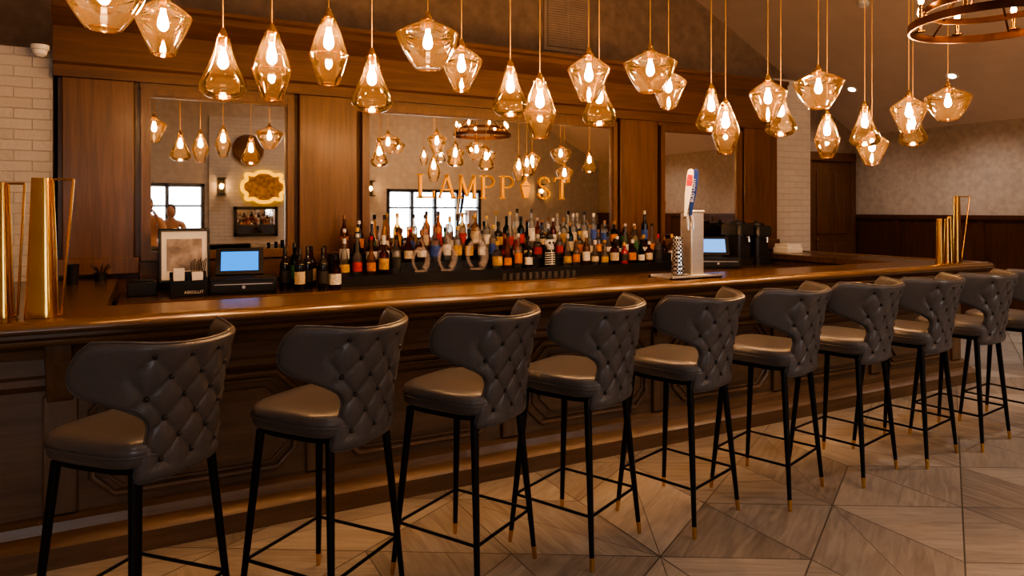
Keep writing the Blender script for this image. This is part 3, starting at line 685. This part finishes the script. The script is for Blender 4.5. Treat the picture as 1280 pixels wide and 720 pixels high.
nt.links.new(tc.outputs['Object'],ck.inputs['Vector']); nt.links.new(ck.outputs['Color'],b.inputs['Base Color']); b.inputs['Metallic'].default_value=.9; b.inputs['Roughness'].default_value=.25
place('lattice_sleeve',MB().lathe([(0,.02),(.048,.02),(.042,.14),(.034,.27),(.030,.29),(0,.29)],24).mesh('lat',m_lat,40),(-.13,0,0),r,label='chrome lattice sleeve')
m_blue=M('tap_blue',(.012,.04,.22),.25,0,.05,5); m_red=M('tap_red',(.5,.02,.02),.3,0,.05,5)
for k,(x,lean,col) in enumerate(((-.145,9,'white'),(-.100,9,'blue'))):
    place('faucet',MB().tube([(-.05,-.01-.03*k,.43),(x,-.08,.43),(x,-.11,.43),(x,-.12,.38),(x,-.12,.34)],[.012,.012,.012,.01,.008],10).mesh('faucet',m_steel),(0,0,0.0),r)
    T=Matrix.Translation((x,-.09,.43))@Matrix.Rotation(R(lean),4,'Y')@Matrix.Rotation(R(-38),4,'Z')@Matrix.Diagonal((.78,.9,.98,1))
    hp=[(-.012,0),(.012,0),(.018,.08),(.028,.16),(.03,.30),(.024,.335),(0,.345),(-.024,.335),(-.03,.30),(-.028,.16),(-.018,.08)]
    hd=place('tap_handle',MB().prism(hp,-.012,.012,'Y',0,T).mesh('handle',m_white if col=='white' else m_blue),(0,0,0),r,bevel=.003,label='%s beer tap handle'%col)
    if col=='blue':
        tm=textmesh('BUD LIGHT',.034,.0006,m_white); tm.transform(T@Matrix.Translation((0,-.0135,.19))@Matrix.Rotation(R(90),4,'X')@Matrix.Rotation(R(90),4,'Z')); place('lettering',tm,(0,0,0),hd,label='white BUD LIGHT lettering')
    else:
        place('badge',MB().prism([(-.022,.22),(.022,.22),(.026,.26),(.02,.30),(-.02,.30),(-.026,.26)],-.015,-.0125,'Y',0,T).mesh('badge',m_red),(0,0,0),hd,label='red crest badge')
        tm=textmesh('STELLA ARTOIS',.0065,.0006,m_white); tm.transform(T@Matrix.Translation((0,-.0158,.26))@Matrix.Rotation(R(90),4,'X')); place('lettering',tm,(0,0,0),hd,label='white lettering on red badge')
# ------------------------------------------------------------------ brass sculptures
def obelisk(x,y,wb,wt,h,rot=0,frame=0.06,grp='brass tapered decorations'):
    r=thing('brass_sculpture','tall tapered polished brass ornament standing on the bar','ornament',(x,y,1.061),(0,0,R(rot)),group=grp)
    q=MB()
    # softly rounded, slightly concave tapered column
    prof=[]
    for i in range(9):
        t=i/8; prof.append((wb+(wt-wb)*(t**.85),h*t))
    v=[];n=28;f=[]
    for rr,z in prof:
        for i in range(n):
            a=2*math.pi*i/n; ca,sa=math.cos(a),math.sin(a)
            v.append((abs(ca)**.45*math.copysign(rr,ca),abs(sa)**.45*math.copysign(rr,sa),z))
    for j in range(8):
        for i in range(n): f.append((j*n+i,j*n+(i+1)%n,(j+1)*n+(i+1)%n,(j+1)*n+i))
    f.append(list(range(n))[::-1]); f.append([8*n+i for i in range(n)])
    q.add(v,f)
    place('tapered_column',q.mesh('ob',m_brass,50),(0,0,0),r)
    if frame:
        fr=MB(); F=frame
        P4=[(wb+.004,-.002,.006),(wb+.018,-.002,.006),(wt+F+.02,-.002,h-.005),(wt+.006,-.002,h-.005)]
        for i in range(4):
            a,b=Vector(P4[i]),Vector(P4[(i+1)%4]); fr.tube([a,b],.0055,6)
        place('wire_frame',fr.mesh('wf',m_brass),(0,0,0),r)
    return r
obelisk(-.415,3.72,.060,.036,.62,-14,.07)
obelisk(-.575,3.78,.048,.024,.60,-14,.05)
obelisk(-.69,3.70,.04,.022,.50,0,0)
obelisk(6.18,3.64,.028,.02,.40,12,0); obelisk(6.26,3.62,.028,.018,.40,-8,0); obelisk(6.345,3.65,.028,.017,.42,20,0); obelisk(6.44,3.64,.034,.022,.60,-10,.11)
# ------------------------------------------------------------------ rear of room (seen in mirrors)
r=thing('ornate_gold_sign','scalloped glowing gold frame sign hung on white brick wall','sign',(2.1,-3.44,2.0))
q=[]
for i in range(64):
    a=2*math.pi*i/64; rr=1+.10*math.cos(8*a); ca,sa=math.cos(a),math.sin(a)
    q.append((.38*rr*abs(ca)**.6*math.copysign(1,ca),.03,.28*rr*abs(sa)**.6*math.copysign(1,sa)))
place('frame',MB().tube(q,.038,8,closed=True).mesh('gf',m_signgold),(0,0,0),r)
place('panel',MB().prism([(p[0]*.95,p[2]*.95) for p in q],0,.02,'Y').mesh('gp',M('sign_panel',(.35,.2,.05),.4,.3,.5,14)),(0,0,0),r)
place('round_wall_decor',MB().lathe([(0,0),(.28,0),(.30,.03),(.24,.05),(0,.04)],32).mesh('rd',m_door,40),(1.8,-3.44,2.75),rot=(R(-90),0,0),label='round brown wooden wall decoration',cat='wall decoration')
for x in (1.3,4.3,8.6):
    s=thing('wall_sconce','black lantern wall sconce with warm bulb','wall lamp',(x,-3.44,2.0),group='lantern sconces')
    place('bracket',MB().box(-.06,.06,0,.02,-.15,.15).box(-.08,.08,0,.16,.15,.17).box(-.08,.08,0,.16,-.17,-.15).mesh('sb',m_black),(0,0,0),s)
    place('bulb',MB().ball((0,.08,0),.03,(1,1,1.6),6).mesh('sbu',m_bulb2),(0,0,0),s)
r=thing('framed_mirror','dark framed rectangular mirror on brick wall','mirror',(1.95,-3.44,1.3))
place('glass',MB().box(-.36,.36,0,.02,-.24,.24).mesh('fmg',m_mirror),(0,0,0),r)
place('frame',MB().box(-.42,.42,0,.04,.24,.3).box(-.42,.42,0,.04,-.3,-.24).box(-.42,-.36,0,.04,-.3,.3).box(.36,.42,0,.04,-.3,.3).mesh('fmf',m_black),(0,0,0),r)
# ------------------------------------------------------------------ people (seen in mirror)
def person(loc,rotz,pose,shirt,hairc,label,height=1.72):
    V=[];E=[];Rd=[]
    def a(p,r,par=None):
        V.append(p);Rd.append(r)
        if par is not None: E.append((par,len(V)-1))
        return len(V)-1
    pel=a((0,0,.94),(.155,.11)); b1=a((0,0,1.08),(.135,.10),pel); b2=a((0,0,1.24),(.155,.105),b1); b3=a((0,0,1.38),(.13,.085),b2); nk=a((0,.01,1.47),(.055,.055),b3); hd=a((0,.02,1.53),(.06,.065),nk)
    arms=[]
    for s in (-1,1):
        h=a((s*.10,0,.86),(.095,.095),pel); k=a((s*.11,.01,.48),(.062,.062),h); an=a((s*.12,-.01,.09),(.042,.042),k); a((s*.13,.14,.04),(.035,.03),an)
        sh=a((s*.19,0,1.38),(.06,.06),b3)
        if pose=='camera': el=(s*.24,.14,1.16); wr=(s*.12,.26,1.44); fd=Vector((-s*.35,.45,.8)).normalized()
        else: el=(s*.25,-.02,1.10); wr=(s*.25,.07,.86); fd=Vector((0,.15,-1)).normalized()
        e=a(el,(.043,.043),sh); w_=a(wr,(.028,.028),e)
        palm=a(tuple(Vector(wr)+fd*.06),(.036,.022),w_); arms.append((Vector(el),Vector(wr)))
        side=Vector((0,1,0)) if pose!='camera' else Vector((s*.3,.6,-.4)).normalized()
        for i in range(4):
            o=Vector(wr)+fd*.085+side*(-.03+.02*i); f1=a(tuple(o),(.0095,.0095),palm); f2=a(tuple(o+fd*(.035-.004*abs(i-1))+Vector((-s*.006,0,0))),(.0085,.0085),f1); a(tuple(o+fd*(.055-.005*abs(i-1))+Vector((-s*.022,0,0))),(.008,.008),f2)
        th=a(tuple(Vector(wr)+fd*.04+side*(.045)),(.011,.011),palm); a(tuple(Vector(wr)+fd*.075+side*.065),(.009,.009),th)
    me=bpy.data.meshes.new('pb'); me.from_pydata(V,E,[]); o=bpy.data.objects.new('pb',me); COL.objects.link(o)
    sk=o.modifiers.new('s','SKIN'); 
    for i,r_ in enumerate(Rd): me.skin_vertices[0].data[i].radius=r_
    me.skin_vertices[0].data[0].use_root=True
    sb=o.modifiers.new('b','SUBSURF'); sb.levels=1
    bpy.context.view_layer.update()
    bme=bpy.data.meshes.new_from_object(o.evaluated_get(bpy.context.evaluated_depsgraph_get())); bpy.data.objects.remove(o)
    bm=bmesh.new(); bm.from_mesh(bme)
    h=MB().ball((0,.03,1.605),.1,(.76,.92,1.15),10).ball((0,.125,1.59),.016,(.8,1,1.4),5)
    h.ball((-.08,.02,1.60),.02,(.4,.8,1.3),5).ball((.08,.02,1.60),.02,(.4,.8,1.3),5)
    h.ball((-.03,.108,1.615),.011,n=5,mi=3).ball((.03,.108,1.615),.011,n=5,mi=3).ball((0,.112,1.555),.013,(1.6,.5,.4),5,4)
    hm=h.mesh('h',[m_white]*5,60)
    for p in bm.faces:
        c=p.calc_center_median(); mi=1
        if c.z<.95 and not any((c-w).length<.2 for e,w in arms): mi=2
        if c.z<.08: mi=3
        if c.z>1.445 and abs(c.x)<.09 and c.y<.11: mi=0
        for e,w in arms:
            d=(w-e); t=(c-e).dot(d)/d.length_squared
            if t>.85 and (c-(e+d*min(t,1.6))).length<.13: mi=0
        p.material_index=mi; p.smooth=True
    bm.from_mesh(hm); bm.to_mesh(bme); bm.free()
    bme.materials.clear()
    for m in (M('skin',(.45,.27,.20),.55,0,.05,10),M('shirt',shirt,.8,0,.1,10),M('trousers',(.03,.035,.05),.8,0,.1,10),M('dark',(.02,.015,.012),.4,0,.1,5),M('lips',(.4,.15,.12),.5,0,.05,5)): bme.materials.append(m)
    r=thing('person',label,'person',loc,(0,0,rotz))
    r.scale=(height/1.72,)*3
    place('body',bme,(0,0,0),r)
    hr=MB().ball((0,.005,1.635),.1,(.84,.98,1.05),10)
    hr.ball((0,-.03,1.60),.1,(.8,.72,1.25 if pose!='camera' else 1.0),8)
    place('hair',hr.mesh('hair',M('hair',hairc,.6,0,.2,40,.5),60),(0,0,0),r)
    return r
person((0,-.42,0),0,'camera',(.30,.26,.21),(.06,.035,.02),'person in tan shirt raising a black camera to the face')
person((.36,-1.7,0),R(10),'stand',(.05,.05,.06),(.015,.01,.008),'person with dark hair in dark top standing',1.62)
r=thing('photo_camera','black camera held up in both hands','camera',(0,-.20,1.50))
place('camera_body',MB().box(-.07,.07,-.035,.02,0,.09).box(-.03,.03,-.03,.02,.09,.115).mesh('cb',m_black),(0,0,0),r,bevel=.006)
place('lens',MB().lathe([(0,0),(.035,0),(.038,.02),(.038,.09),(.03,.09),(.028,.08),(0,.08)],24,T=Matrix.Translation((0,.02,.045))@Matrix.Rotation(R(-90),4,'X')).mesh('cl',m_black,40),(0,0,0),r)
# ------------------------------------------------------------------ lights
for i,(a,b_,z0,z1) in enumerate(wins):
    l=bpy.data.lights.new('daylight','AREA'); l.shape='RECTANGLE'; l.size=b_-a; l.size_y=z1-z0; l.energy=(85,65)[i]; l.color=(.95,.96,1)
    o=bpy.data.objects.new('daylight',l); COL.objects.link(o); o.location=((a+b_)/2,YF-.25,(z0+z1)/2); o.rotation_euler=(R(90),0,0)
W=bpy.data.worlds.new('world'); SC.world=W; W.use_nodes=True
bg=W.node_tree.nodes['Background']; bg.inputs[0].default_value=(.9,.95,1,1); bg.inputs[1].default_value=.5
# ------------------------------------------------------------------ camera
cam=bpy.data.cameras.new('cam'); co=bpy.data.objects.new('cam',cam); COL.objects.link(co)
co.location=(0,0,1.54); co.rotation_euler=(R(90),0,R(-27.8)); cam.lens=24.33; cam.sensor_width=36; cam.shift_y=-98/1280; cam.clip_start=.05
SC.camera=co
SC.view_settings.view_transform='AgX'
try: SC.view_settings.look='AgX - High Contrast'
except Exception: pass
SC.view_settings.exposure=-.02
